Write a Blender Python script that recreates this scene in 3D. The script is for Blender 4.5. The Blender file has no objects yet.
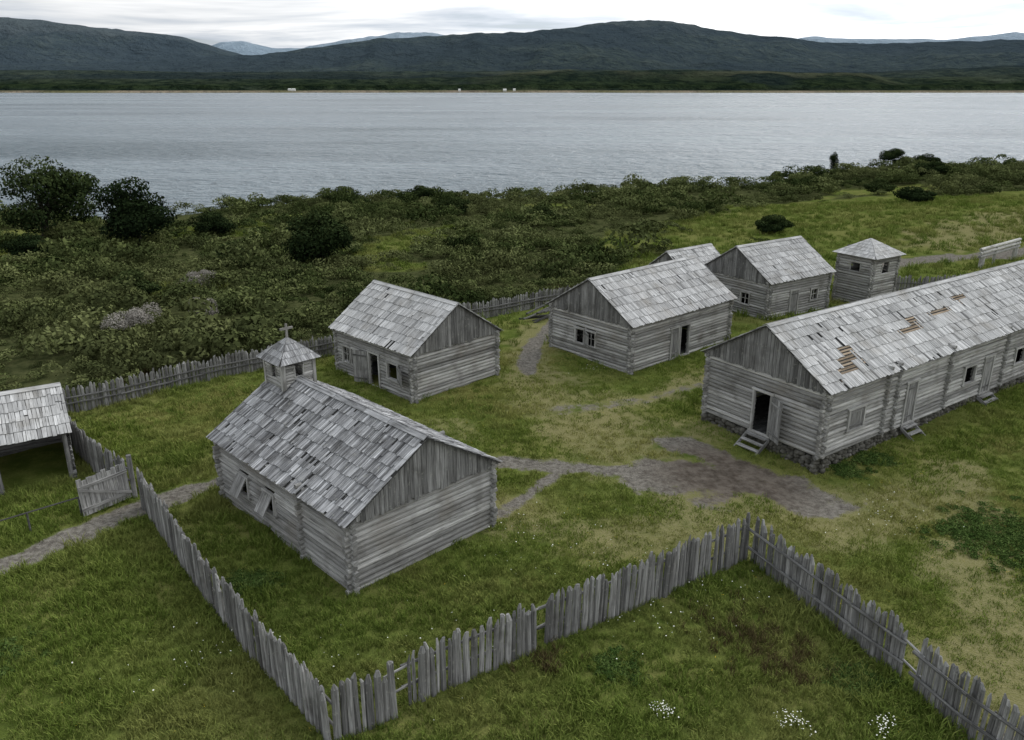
import bpy, math, random
import numpy as np
from mathutils import Vector
random.seed(7); rng=np.random.default_rng(7)
S=bpy.context.scene
S.view_settings.view_transform='Standard'; S.view_settings.look='None'; S.view_settings.exposure=0
COL=S.collection
def V(*a): return np.array(a,float)
Z=V(0,0,1)
# ---------------------------------------------------------------- noise
TAB=np.random.default_rng(3).random((256,256))
def vnoise(x,y):
    x=np.asarray(x,float);y=np.asarray(y,float)
    xi=np.floor(x).astype(int);yi=np.floor(y).astype(int);fx=x-xi;fy=y-yi
    fx=fx*fx*(3-2*fx);fy=fy*fy*(3-2*fy)
    a=TAB[xi%256,yi%256];b=TAB[(xi+1)%256,yi%256];c=TAB[xi%256,(yi+1)%256];d=TAB[(xi+1)%256,(yi+1)%256]
    return (a*(1-fx)+b*fx)*(1-fy)+(c*(1-fx)+d*fx)*fy
def fbm(x,y,o=4):
    r=0;A=.5;t=0
    for i in range(o):
        r=r+A*vnoise(x*2**i+17.3*i,y*2**i-9.1*i);t+=A;A*=.5
    return r/t
def sm(a,b,x):
    t=np.clip((x-a)/(b-a),0,1);return t*t*(3-2*t)
# ---------------------------------------------------------------- terrain
SEA=-20.0
def terr(x,y):
    x=np.asarray(x,float);y=np.asarray(y,float)
    b=x/np.maximum(y,20)
    k=np.interp(b,[-.62,-.3,-.09,.3,.62],[.073,.068,.052,.036,.024])
    z=-.15-k*np.maximum(0,y-55)
    z=z+(fbm(x*.12,y*.12,3)-.5)*.35*sm(10,40,y)+(fbm(x*.5+9,y*.5,3)-.5)*.16
    z=z+(fbm(x*.035+4,y*.035,4)-.5)*3.2*sm(62,110,y)
    z=z-.38*np.exp(-((x-14)**2+(y-31)**2)/22.)
    z=z-.30*sm(-17,-30,x)*sm(60,30,y)
    E=np.interp(b,[-.75,-.62,-.45,-.35,-.2,.1,.3,.42,.62,.8],[148,150,140,163,168,172,180,214,208,200])
    E=E+(fbm(x*.03+2,y*.03+7,3)-.5)*18
    z=z-sm(0,38,y-E)*16-np.maximum(0,y-E-38)*.12
    return z
def tz(x,y): return float(terr(x,y))
def dline(x,y,P):
    d=np.full(np.shape(x),1e9)
    for (a,b),(c,e) in zip(P[:-1],P[1:]):
        vx,vy=c-a,e-b;t=np.clip(((x-a)*vx+(y-b)*vy)/(vx*vx+vy*vy),0,1)
        d=np.minimum(d,np.hypot(x-a-t*vx,y-b-t*vy))
    return d
def dirt(x,y):
    m=np.zeros(np.shape(x))
    w=(fbm(x*.5+3,y*.5,3)-.5)
    def add(P,wd,s=1.):
        nonlocal m
        d=dline(x,y,P)+w*wd*1.3
        m=np.maximum(m,s*sm(wd,wd*.3,d))
    add([(-24,20),(-18.1,25.1),(-16.9,26.8),(-15.2,28.9),(-13.2,31),(-12,31.8),(-8.5,35),(-4,35.2),(-.7,33.6)],1.0)
    add([(-.7,33.6),(2.1,32.9),(4.8,32.5),(7.2,31.6)],.95,.95)
    add([(2.1,32.6),(.3,29.9),(-.5,28.9)],.8,.85)
    add([(4.6,60.5),(2.3,54.2),(1.1,49.7),(1.0,45.5)],.95,1)
    add([(6.3,31.7),(8.7,32.2),(10.8,31.0),(12.0,30.2)],2.4,.95)
    add([(8.0,35.0),(9.5,33.6),(11,31.8)],1.5,1.)
    add([(9.6,32.0),(8.0,29.8)],1.9,.7)
    add([(2.5,39.6),(6.9,41.0),(10.8,43.5)],.75,.56)
    add([(31,74),(37.6,79.5),(43.8,83.1),(53.2,85.4),(80,92)],2.6,1)
    add([(12.6,13),(13.0,17.0)],.6,.8)
    return m
def worn(x,y):
    m=np.zeros(np.shape(x));w=(fbm(x*.4+13,y*.4,3)-.5)
    for P,wd,s in [([(19.7,32.6),(18.2,28.3),(15.5,23),(13.8,18.8),(13,14)],2.4,.9),([(6,31),(3,37),(1,45)],3.4,.7),([(2,37),(7,41),(13,46)],2.6,.9),([(-2,29),(4,27),(12,28),(18,31)],3,.7),([(6,30),(12,29.5)],3,.8),
        ([(1,45),(1.5,50),(3,56)],3,.8),([(-11,34),(-3,37)],2.4,.5),([(12,46),(22,53),(30,56)],3,.6),([(50,92),(75,112)],9,.9),([(4.5,38),(9,37)],2.5,.6)]:
        d=dline(x,y,P)+w*wd*1.4; m=np.maximum(m,s*sm(wd,wd*.2,d))
    return m
BX=[-90,-23.5,-11,-3.7,4.6,14,22,36,60,140];BY=[35,40.3,50.6,58,64.5,84,93,92,104,118]
def scrub(x,y):
    yb=np.interp(x,BX,BY); n=fbm(x*.045+31,y*.045+5,4)
    m=sm(0,2,y-yb)
    right=sm(5,25,x-(y-90)*.12)
    thr=.40+.1*np.clip((130-y)/40,-.6,1)
    m2=sm(thr,thr+.07,n)
    c1=dline(x,y,[(20,101),(30,108),(44,122),(58,130)]); c2=dline(x,y,[(42,90),(52,94),(64,106)])
    m2=m2*sm(6,13,c1)*sm(9,16,c2)
    n3=fbm(x*.07+51,y*.07+15,3); m3=1-.85*sm(.57,.64,n3)*sm(58,75,y)
    return m*((1-right)*m3+right*m2)
INS=[(-4.6,16.8),(-14.9,29.4),(-22.4,37.6),(-11,49),(-3.7,56.8),(4.6,63.3),(30,72),(60,72),(60,5),(20,5),(12.4,15.9),(11.2,19),(8.6,25.5),(.8,20.6)]
def inside(x,y):
    x=np.asarray(x,float);r=np.zeros(x.shape,bool);n=len(INS)
    for i in range(n):
        (x1,y1),(x2,y2)=INS[i],INS[(i+1)%n]
        c=((y1>y)!=(y2>y))&(x<(x2-x1)*(y-y1)/(y2-y1+1e-12)+x1); r^=c
    return r
# ---------------------------------------------------------------- node helpers
def newmat(name):
    m=bpy.data.materials.new(name);m.use_nodes=True;nt=m.node_tree;nt.nodes.clear();return m,nt
class NT:
    def __init__(s,nt): s.nt=nt
    def n(s,t,ins=None,**k):
        nd=s.nt.nodes.new(t)
        for a,b in k.items(): setattr(nd,a,b)
        if ins:
            for a,b in ins.items():
                so=nd.inputs[a]
                if isinstance(b,bpy.types.NodeSocket): s.nt.links.new(b,so)
                else: so.default_value=b
        return nd
    def math(s,op,a,b=0.,c=None,clamp=False):
        d={0:a,1:b}
        if c is not None:d[2]=c
        nd=s.n('ShaderNodeMath',d,operation=op);nd.use_clamp=clamp;return nd.outputs[0]
    def noise(s,vec,sc,det=4,rough=.55,dist=0.):
        return s.n('ShaderNodeTexNoise',{'Vector':vec,'Scale':sc,'Detail':det,'Roughness':rough,'Distortion':dist}).outputs['Fac']
    def map(s,vec,scale,loc=(0,0,0)):
        return s.n('ShaderNodeMapping',{'Vector':vec,'Scale':scale,'Location':loc}).outputs[0]
    def ramp(s,fac,stops):
        nd=s.n('ShaderNodeValToRGB',{'Fac':fac});e=nd.color_ramp.elements
        while len(e)<len(stops): e.new(.5)
        for i,(p,c) in enumerate(stops): e[i].position=p;e[i].color=(*c,1) if len(c)==3 else c
        return nd.outputs[0]
    def mix(s,f,a,b,bt='MIX'):
        nd=s.nt.nodes.new('ShaderNodeMix');nd.data_type='RGBA';nd.blend_type=bt
        for i,v in ((0,f),(6,a),(7,b)):
            if isinstance(v,bpy.types.NodeSocket): s.nt.links.new(v,nd.inputs[i])
            else: nd.inputs[i].default_value=(*v,1) if isinstance(v,tuple) and len(v)==3 else v
        return nd.outputs[2]
    def mr(s,v,a,b,c=0.,d=1.):
        return s.n('ShaderNodeMapRange',{'Value':v,'From Min':a,'From Max':b,'To Min':c,'To Max':d},interpolation_type='SMOOTHSTEP').outputs[0]
    def attr(s,n): return s.n('ShaderNodeAttribute',attribute_name=n).outputs['Fac']
    def out(s,sh): s.n('ShaderNodeOutputMaterial',{'Surface':sh})
    def dif(s,col,normal=None):
        d={'Color':col,'Roughness':.5}
        if normal is not None:d['Normal']=normal
        return s.n('ShaderNodeBsdfDiffuse',d).outputs[0]
    def pr(s,col,rough=.8,spec=.2,normal=None,**k):
        d={'Base Color':col,'Roughness':rough,'Specular IOR Level':spec}
        if normal is not None:d['Normal']=normal
        d.update(k); return s.n('ShaderNodeBsdfPrincipled',d).outputs[0]
def wood_mat(name,dark,mid,light,stain=.5,tan=None,lich=.35):
    m,nt=newmat(name);N=NT(nt)
    uv=N.n('ShaderNodeUVMap').outputs[0]; pos=N.n('ShaderNodeNewGeometry').outputs['Position']
    st=N.noise(N.map(uv,(1.2,26,1)),1.,3,.7,.3)
    st2=N.noise(N.map(uv,(.5,7,1)),1.,2,.6)
    f=N.math('ADD',N.math('MULTIPLY',st,.6),N.math('MULTIPLY',st2,.4))
    c=N.ramp(f,[(.30,dark),(.47,mid),(.68,light)])
    tone=N.attr('tone')
    c=N.mix(1.,c,N.n('ShaderNodeCombineColor',{0:tone,1:tone,2:tone}).outputs[0],'MULTIPLY')
    bl=N.noise(pos,.9,3,.6)
    c=N.mix(N.mr(bl,.5,.72,0.,stain),c,(dark[0]*.9,dark[1]*.85,dark[2]*.75))
    ln=N.noise(pos,7.,2,.6)
    c=N.mix(N.mr(ln,.6,.72,0.,lich),c,(.38,.38,.33))
    if tan: c=N.mix(N.mr(N.noise(pos,.6,2,.6),.5,.8,0.,.4),c,tan)
    bp=N.n('ShaderNodeBump',{'Height':st,'Strength':.6,'Distance':.012}).outputs[0]
    N.out(N.dif(c,bp)); return m
M_ROOF=wood_mat('weathered_shingles',(.17,.167,.162),(.43,.427,.42),(.64,.638,.63),.4,(.30,.27,.23))
M_ROOFD=wood_mat('weathered_shingles_dark',(.055,.055,.058),(.25,.25,.254),(.54,.54,.545),.65)
M_LOG=wood_mat('weathered_logs',(.09,.086,.080),(.32,.315,.30),(.58,.57,.55),.45,(.21,.185,.15))
M_BOARD=wood_mat('weathered_boards',(.045,.044,.042),(.155,.153,.148),(.33,.327,.32),.4)
M_FENCE=wood_mat('weathered_pales',(.05,.048,.046),(.185,.182,.175),(.40,.395,.385),.45)
M_TAN=wood_mat('bare_battens',(.12,.09,.06),(.28,.22,.16),(.42,.35,.27),.2)
def stone_mat():
    m,nt=newmat('foundation_stone');N=NT(nt);pos=N.n('ShaderNodeNewGeometry').outputs['Position']
    c=N.ramp(N.noise(pos,3.,4,.6),[(.3,(.05,.048,.04)),(.55,(.12,.115,.10)),(.75,(.24,.23,.21))])
    N.out(N.dif(c));return m
M_STONE=stone_mat()
# ---------------------------------------------------------------- mesh builder
class B:
    def __init__(s): s.v=[];s.f=[];s.uv=[];s.t=[]
    def prism(s,p0,p1,a,b,n=4,k0=1.,k1=1.,tone=1.,a1=None,off1=None):
        p0=np.asarray(p0,float);p1=np.asarray(p1,float)
        if n==4: ring=[(1,1),(-1,1),(-1,-1),(1,-1)]
        else: ring=[(math.cos(2*math.pi*i/n+.2),math.sin(2*math.pi*i/n+.2)) for i in range(n)]
        if np.dot(np.cross(a,b),p1-p0)<0: ring=ring[::-1]
        i0=len(s.v)
        for p,k in ((p0,k0),(p1,k1)):
            for x,y in ring: s.v.append(p+a*x*k+b*y*k)
        L=float(np.linalg.norm(p1-p0));u0=random.random()*50;v0=random.random()*50
        w=2*(np.linalg.norm(a)+np.linalg.norm(b))*2/n
        for i in range(n):
            j=(i+1)%n
            s.f.append((i0+i,i0+j,i0+n+j,i0+n+i))
            s.uv+=[(u0,v0+i*w),(u0,v0+(i+1)*w),(u0+L,v0+(i+1)*w),(u0+L,v0+i*w)];s.t.append(tone)
        s.f.append(tuple(i0+n-1-i for i in range(n)));s.f.append(tuple(i0+n+i for i in range(n)))
        for q in range(2):
            for i in range(n): s.uv.append((u0+.03*ring[i][0],v0+.1*ring[i][1]))
            s.t.append(tone*.7)
    def poly_slab(s,pts,nrm,th,tone=1.,up=Z):
        n=len(pts);i0=len(s.v);nrm=np.asarray(nrm,float)
        for p in pts: s.v.append(np.asarray(p,float)+nrm*th*.5)
        for p in pts: s.v.append(np.asarray(p,float)-nrm*th*.5)
        side=np.cross(up,nrm);u0=random.random()*50;v0=random.random()*50
        P=s.v[i0:i0+2*n]
        def uvp(p): return (u0+float(np.dot(p,up)),v0+float(np.dot(p,side))+float(np.dot(p,nrm)))
        ar=np.cross(pts[1]-pts[0],pts[2]-pts[0])
        fl=np.dot(ar,nrm)<0
        F=[tuple(range(n)),tuple(range(2*n-1,n-1,-1))]+[(i,i+n,(i+1)%n+n,(i+1)%n) for i in range(n)]
        for f in F:
            if fl:f=f[::-1]
            s.f.append(tuple(i0+i for i in f));s.uv+=[uvp(P[i]) for i in f];s.t.append(tone)
    def lump(s,c,r,tone=1.):
        i0=len(s.v);nu,nv=7,4
        ph=random.random()*6
        for i in range(nv+1):
            th=math.pi*i/nv
            for j in range(nu):
                a=2*math.pi*j/nu+ph
                k=random.uniform(.85,1.12)
                s.v.append(np.array(c)+np.array(r)*k*np.array([math.sin(th)*math.cos(a),math.sin(th)*math.sin(a),math.cos(th)]))
        for i in range(nv):
            for j in range(nu):
                f=(i0+i*nu+j,i0+(i+1)*nu+j,i0+(i+1)*nu+(j+1)%nu,i0+i*nu+(j+1)%nu)
                s.f.append(f);s.uv+=[(0,0),(1,0),(1,1),(0,1)];s.t.append(tone)
    def obj(s,name,mat,parent=None,org=(0,0,0),smooth=False):
        if not s.v: return None
        me=bpy.data.meshes.new(name);v=np.array(s.v)-np.array(org)
        me.from_pydata(v.tolist(),[],s.f)
        ul=me.uv_layers.new(name='UVMap');ul.data.foreach_set('uv',np.array(s.uv,dtype=np.float32).ravel())
        at=me.attributes.new('tone','FLOAT','FACE');at.data.foreach_set('value',np.array(s.t,dtype=np.float32))
        if smooth: me.polygons.foreach_set('use_smooth',[True]*len(me.polygons))
        me.materials.append(mat);me.update()
        o=bpy.data.objects.new(name,me);COL.objects.link(o)
        if parent: o.parent=parent
        else: o.location=org
        return o
def empty(name,loc):
    e=bpy.data.objects.new(name,None);e.location=loc;e.empty_display_size=.5;COL.objects.link(e);return e
def rt(a=.8,b=1.2): return random.uniform(a,b)
# ---------------------------------------------------------------- log wall
def logwall(lb,o,d,n,L,zlo,top,ops,phase=0.,ext=.24,sp=.2,posts=(),r=.10):
    z=zlo+phase*sp+sp*.5
    # dark inner lining behind the gaps between the logs
    cuts=sorted(list(posts))
    while z<top:
        segs=[(-ext*rt(.8,1.25),L+ext*rt(.8,1.25))]
        for c in cuts:
            ns=[]
            for a,b in segs:
                if a<c<b: ns+=[(a,c-.01),(c+.01,b)]
                else: ns.append((a,b))
            segs=ns
        for (t0,t1,za,zb) in ops:
            if za-.05<z<zb+.05:
                ns=[]
                for a,b in segs:
                    if b<=t0 or a>=t1: ns.append((a,b));continue
                    if a<t0: ns.append((a,t0))
                    if b>t1: ns.append((t1,b))
                segs=ns
        for a,b in segs:
            if b-a<.05: continue
            j0,j1=random.uniform(-.018,.018),random.uniform(-.018,.018)
            off=n*random.uniform(-.02,.028)
            k=random.uniform(.93,1.05)
            lb.prism(o+d*a+off+Z*(z+j0),o+d*b+off+Z*(z+j1),n*r*k,Z*(sp*.492),10,1,random.uniform(.92,1.03),tone=rt(.62,1.3))
        for c in posts:
            if not any(t0-.2<c<t1+.2 and za<z<zb for t0,t1,za,zb in ops):
                e=random.uniform(.18,.28)
                lb.prism(o+d*c-n*.1+Z*(z+sp*.5),o+d*(c+random.uniform(-.02,.02))+n*e+Z*(z+sp*.5),d*.085,Z*.09,8,tone=rt(.65,1.1))
        z+=sp
def frame(fb,db,o,d,n,op,kind):
    t0,t1,za,zb=op
    w=.05
    P=lambda t,z,e=.1:o+d*t+Z*z+n*e
    for t in (t0,t1): fb.prism(P(t,za-.06),P(t,zb+.06),d*w,n*.06,tone=rt())
    fb.prism(P(t0-.12,zb+.02,.105),P(t1+.12,zb+.02,.105),n*.062,Z*.055,tone=rt())
    fb.prism(P(t0-.12,za-.03,.105),P(t1+.12,za-.03,.105),n*.075,Z*.04,tone=rt())
    def leaf(p,dd,nn,wd,h):
        k=max(2,int(round(wd/.2)));bw=wd/k
        for i in range(k):
            db.prism(p+dd*(i+.5)*bw+Z*random.uniform(0,.03),p+dd*(i+.5)*bw+Z*(h-random.uniform(0,.03)),dd*(bw*.46),nn*.02,tone=rt(.75,1.3))
        for hh in (.15,.85): db.prism(p+dd*.04+nn*.036+Z*h*hh,p+dd*(wd-.04)+nn*.036+Z*h*hh,Z*.05,nn*.015,tone=rt(.6,1))
    W=t1-t0
    if kind in('door','shutter'): leaf(P(t0+.05,za,.08),d,n,W-.1,zb-za)
    elif kind=='cross':
        fb.prism(P((t0+t1)/2,za,.06),P((t0+t1)/2,zb,.06),d*.025,n*.02)
        fb.prism(P(t0,(za+zb)/2,.062),P(t1,(za+zb)/2,.062),Z*.02,n*.018)
    elif kind=='openR':
        dd=(d*.93+n*.36);dd/=np.linalg.norm(dd);leaf(P(t1+.06,za,.18),dd,n,W,zb-za)
    elif kind=='openL':
        dd=(-d*.9+n*.43);dd/=np.linalg.norm(dd);leaf(P(t0-.06,za,.18),dd,n,W,zb-za)
    elif kind=='half': leaf(P(t0+.05,za,.06),d,n,W*.5,zb-za)
    elif kind=='flap':
        q0=P(t0,zb,.16);dn=(-Z*.85+n*.52)
        k=3;bw=W/k
        for i in range(k):
            a=q0+d*(i+.5)*bw; db.prism(a,a+dn*(zb-za),d*bw*.46,np.cross(d,dn)*.02,tone=rt(1.1,1.7))
def slope_shingles(sb,eb,tb,P,Sv,U,Nv,Lr,sl,nc,wd=.12,holes=(),miss=.006,tr=(.78,1.22)):
    ex=sl/nc
    for i in range(nc):
        s=-.02
        rowt=rt(.93,1.06);ph=random.random()*100
        while s<Lr:
            w=wd*random.uniform(.65,1.35)
            if s+w>Lr+.03: w=max(.08,Lr-s)
            p0=i*ex-.06+random.gauss(0,.02)
            p1=min(sl,(i+1)*ex+.18)
            skip=random.random()<miss
            for (h0,h1,c0,c1) in holes:
                if h0+random.uniform(-.15,.15)<s+w/2<h1+random.uniform(-.2,.2) and c0<=i<=c1: skip=True
            if not skip:
                if random.random()<.04:p0+=random.uniform(.04,.25)
                sk=Sv*random.gauss(0,.008)
                A=P+Sv*(s+w/2)+U*p0+Nv*random.uniform(.045,.07);C=P+Sv*(s+w/2)+sk+U*p1+Nv*.018
                slow=.84+.32*float(vnoise(s*.7+ph,i*3.3))
                sb.prism(A,C,Sv*(w/2-random.uniform(.004,.012)),Nv*.011,tone=slow*rowt*rt(*tr)*(1 if random.random()>.05 else .5))
            s+=w
    for (h0,h1,c0,c1) in holes:
        k=c0*ex-.1
        while k<(c1+1)*ex-.05:
            q=P+U*k+Nv*.012
            tb.prism(q+Sv*(h0-.3),q+Sv*(h1+.3),U*.045,Nv*.014,tone=rt(.7,1.4));k+=.17
def house(name,g,x,y,a,W,L,z0,he,hr,nc,ops_long=(),ops_gable=(),posts=(),base=0.,roofmat=None,holes=(),oe=.3,og=.3,sp=.2,stone=0,wd=.12,tr=(.78,1.22),extra=None,boardw=.2,gposts=(),miss=.006):
    a=math.radians(a)
    c,s_=math.cos(a),math.sin(a)
    if g=='R': eg=V(c,s_,0);es=V(-s_,c,0)
    else: es=V(c,s_,0);eg=V(-s_,c,0)
    o=V(x,y,z0);org=(x,y,z0);root=empty(name,org)
    q=lambda G,Sx,Zx:o+eg*G+es*Sx+Z*Zx
    m=(hr-he)/(W/2+oe);zw=he+m*oe-.06
    lb=B();fb=B();db=B();gb=B();rb=B();eb=B();tb=B();st=B()
    zlo=base-.25 if not stone else base
    logwall(lb,q(0,0,0),es,-eg,L,zlo,zw,[t[:4] for t in ops_long],0,sp=sp,posts=posts)
    logwall(lb,q(W,0,0),es,eg,L,zlo,zw,[],0,sp=sp,posts=posts)
    logwall(lb,q(0,0,0),eg,-es,W,zlo,zw-.05,[t[:4] for t in ops_gable],.5,sp=sp,posts=gposts)
    logwall(lb,q(0,L,0),eg,es,W,zlo,zw-.05,[],.5,sp=sp)
    for op in ops_long: frame(fb,db,q(0,0,0),es,-eg,op[:4],op[4])
    for op in ops_gable: frame(fb,db,q(0,0,0),eg,-es,op[:4],op[4])
    eb.prism(q(W/2,.1,base-.02),q(W/2,L-.1,base-.02),eg*(W/2-.1),Z*.03,tone=.5)
    for (sx,nn) in ((0,-es),(L,es)):
        t=-.05
        while t<W+.05:
            w=boardw*random.uniform(.8,1.2);t1=min(t+w,W+.05)
            zt=lambda t:he+m*(oe+min(t,W-t))-.045
            zb=zw-.22+random.uniform(-.07,.07)
            pa=[t+.008,t1-.008]
            off=nn*(.14+random.uniform(0,.012))
            pts=[q(pa[0],sx,zb+.02)+off,q((pa[0]+pa[1])/2,sx,zb-random.uniform(.0,.07))+off,q(pa[1],sx,zb+.02)+off,q(pa[1],sx,zt(pa[1]))+off]
            if pa[0]<W/2<pa[1]: pts.append(q(W/2,sx,zt(W/2))+off)
            pts.append(q(pa[0],sx,zt(pa[0]))+off)
            gb.poly_slab(pts,nn,.028,tone=rt(.6,1.4))
            t=t1
        eb.poly_slab([q(-.02,sx,zw-.2)+nn*.02,q(W+.02,sx,zw-.2)+nn*.02,q(W+.02,sx,zw-.02)+nn*.02,q(W/2,sx,hr-.08)+nn*.02,q(-.02,sx,zw-.02)+nn*.02],nn,.03,tone=.4)
    sl=math.hypot(W/2+oe,hr-he)
    for side in (0,1):
        sgn=1 if side==0 else -1
        P=q(-oe if side==0 else W+oe,-og,he)
        U=(eg*sgn*(W/2+oe)+Z*(hr-he))/sl
        Nv=-eg*sgn*(hr-he)/sl+Z*(W/2+oe)/sl
        eb.poly_slab([P-Nv*.02,P+es*(L+2*og)-Nv*.02,P+es*(L+2*og)+U*sl-Nv*.02,P+U*sl-Nv*.02],Nv,.035,tone=.35,up=U)
        slope_shingles(rb,eb,tb,P,es,U,Nv,L+2*og,sl,nc,wd=wd,holes=holes if side==0 else (),tr=tr,miss=miss)
        t=.15
        while t<L+2*og:
            eb.prism(P+es*t+U*.02-Nv*.085,P+es*t+U*.6-Nv*.085,es*.045,Nv*.045,tone=rt());t+=.85
        t=0
        while t<L+2*og:
            e=min(t+random.uniform(1.4,2.4),L+2*og)
            R=P+U*(sl-.09)+Nv*.078
            rb.prism(R+es*t,R+es*(e-.02),U*.1,Nv*.012,tone=rt(.8,1.15));t=e
    if stone:
        for (oo,dd,LL,nn) in ((q(0,0,0),es,L,-eg),(q(0,0,0),eg,W,-es),(q(W,0,0),es,L,eg)):
            t=-.15
            while t<LL+.15:
                r=random.uniform(.13,.22)
                p=oo+dd*t; gz=tz(p[0]+nn[0]*.1,p[1]+nn[1]*.1)
                zz=gz-.05
                while zz<z0+base+.02:
                    rr=random.uniform(.11,.19)
                    st.lump((p[0]-nn[0]*.06+nn[0]*random.uniform(-.05,.05)+dd[0]*random.uniform(-.08,.08),p[1]-nn[1]*.06+nn[1]*random.uniform(-.05,.05)+dd[1]*random.uniform(-.08,.08),zz),(r*.95,r*.95,rr*.8),rt(.6,1.3));zz+=rr*1.25
                t+=r*1.45
    if extra: extra(q,eg,es,lb,fb,db,gb,rb,eb,st)
    rm=roofmat or M_ROOF
    rb.obj('roof_shingles',rm,root,org);eb.obj('roof_deck',M_BOARD,root,org);lb.obj('log_walls',M_LOG,root,org)
    gb.obj('gable_boards',M_BOARD,root,org);fb.obj('window_and_door_frames',M_LOG,root,org);db.obj('doors_and_shutters',M_FENCE,root,org)
    tb.obj('bare_roof_battens',M_TAN,root,org);st.obj('stone_foundation',M_STONE,root,org,True)
    return root,q
def pyramid(rb,eb,c,ea,eb_,half,ze,za,nc,wd=.17):
    c=np.array(c,float)
    for (n,t) in ((ea,eb_),(-ea,eb_),(eb_,ea),(-eb_,ea)):
        E=c+n*half+Z*ze;A=c+Z*za;sl=float(np.linalg.norm(A-E));U=(A-E)/sl;Nv=n*(za-ze)/sl+Z*half/sl
        eb.poly_slab([E-t*half-Nv*.02,E+t*half-Nv*.02,A-Nv*.02],Nv,.02,tone=.5,up=U)
        ex=sl/nc
        for i in range(nc):
            p0=i*ex-.05;p1=min((i+1)*ex+.08,sl)
            h0=half*(1-max(p0,0)/sl);k=max(1,int(2*h0/wd));w=2*h0/k
            for j in range(k):
                s=-h0+w*(j+.5);h1=max(half*(1-p1/sl),.02)
                pts=[E+t*(s-w*.47)+U*p0+Nv*.04,E+t*(s+w*.47)+U*p0+Nv*.04]
                lim=lambda v:max(-h1,min(h1,v))
                b1,b0=lim(s+w*.47),lim(s-w*.47)
                if b1-b0<.01: pts.append(E+t*b1+U*p1+Nv*.015)
                else: pts+=[E+t*b1+U*p1+Nv*.015,E+t*b0+U*p1+Nv*.015]
                rb.poly_slab(pts,Nv,.018,tone=rt(.78,1.22),up=U)
# ---------------------------------------------------------------- chapel
def chapel_extra(q,eg,es,lb,fb,db,gb,rb,eb,st):
    W=6.22;cg,cs=W/2,8.75;h=.68
    w0,w1=h-.2,h+.2
    for (oo,d,n) in ((q(cg-h,cs-h,0),es,-eg),(q(cg-h,cs-h,0),eg,-es),(q(cg+h,cs-h,0),es,eg),(q(cg-h,cs+h,0),eg,es)):
        logwall(lb,oo,d,n,2*h,4.1,5.62,[(w0,w1,4.95,5.4)],0 if abs(np.dot(d,es))>.5 else .5,ext=.08,sp=.13,r=.05)
        for t in (0,2*h): fb.prism(oo+d*t+n*.05+Z*4.1,oo+d*t+n*.05+Z*5.65,d*.06,n*.05,tone=rt())
        for t in (w0,w1): fb.prism(oo+d*t+n*.04+Z*4.93,oo+d*t+n*.04+Z*5.42,d*.03,n*.03)
    c=q(cg,cs,0)
    pyramid(rb,eb,c,eg,es,h+.24,5.62,6.42,4,.13)
    cc=c
    fb.prism(cc+Z*6.3,cc+Z*7.0,eg*.04,es*.04,tone=.7);fb.prism(cc-eg*.28+Z*6.8,cc+eg*.28+Z*6.8,Z*.04,es*.045,tone=.7)
house('log_chapel','R',-5.28,23.45,44.2,6.22,9.3,-.23,2.79,4.86,8,
  ops_long=[(4.9,5.6,1.05,1.85,'flap'),(6.9,7.6,1.05,1.85,'flap')],posts=[3.0],stone=1,base=-.02,roofmat=M_ROOFD,extra=chapel_extra,tr=(.5,1.4),wd=.11,miss=.025)
house('log_house','R',-5.23,40.9,44.9,6.02,7.06,-.2,2.7,4.9,7,
  ops_long=[(1.2,2.15,.85,1.8,'openL'),(2.9,3.85,.05,1.98,'openR'),(4.85,5.55,.85,1.8,'cross'),(5.7,6.4,.85,1.8,'cross')],sp=.19)
house('log_house','L',6.92,45.5,41.4,6.54,9.66,-.14,2.84,5.04,7,
  ops_long=[(3.6,4.35,.05,1.98,'door'),(4.5,5.4,.05,1.98,'dark')],ops_gable=[(2.7,3.5,.9,1.8,'cross'),(3.65,4.4,.9,1.8,'openL')],sp=.19)
house('log_house','L',18.3,56.9,34.5,6.14,6.79,-.3,2.8,4.95,7,
  ops_long=[(2.3,3.2,.05,1.95,'door'),(4.7,5.5,.9,1.75,'cross')],ops_gable=[(1.6,2.4,.9,1.75,'cross'),(3.4,4.1,.9,1.75,'shutter')],sp=.19)
house('log_storehouse','L',13.15,59.7,38,4.2,4.6,-.4,2.5,4.3,6,sp=.2)
def barn_extra(q,eg,es,lb,fb,db,gb,rb,eb,st):
    def stairs(p,out,side,w,top,gz):
        n=max(3,int((top-gz)/.22));run=.27
        for i in range(n):
            z=top-.12-(top-gz)*(i)/n; c=p+out*(.2+run*i)
            db.prism(c-side*w/2+Z*(z),c+side*w/2+Z*z,out*.12,Z*.025,tone=rt(1.1,1.5))
        for sg in (-1,1):
            a=p+side*sg*(w/2+.03)+out*.05+Z*(top-.15);b=p+side*sg*(w/2+.03)+out*(.25+run*n)+Z*(gz-.1)
            db.prism(a,b,side*.03,Z*.09,tone=rt())
    stairs(q(3.2,-.1,0),-es,eg,1.2,.5,-.4)
    stairs(q(-.1,6.75,0),-eg,es,1.0,.5,-.25)
    stairs(q(-.1,14.1,0),-eg,es,1.2,.45,-.2)
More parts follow.
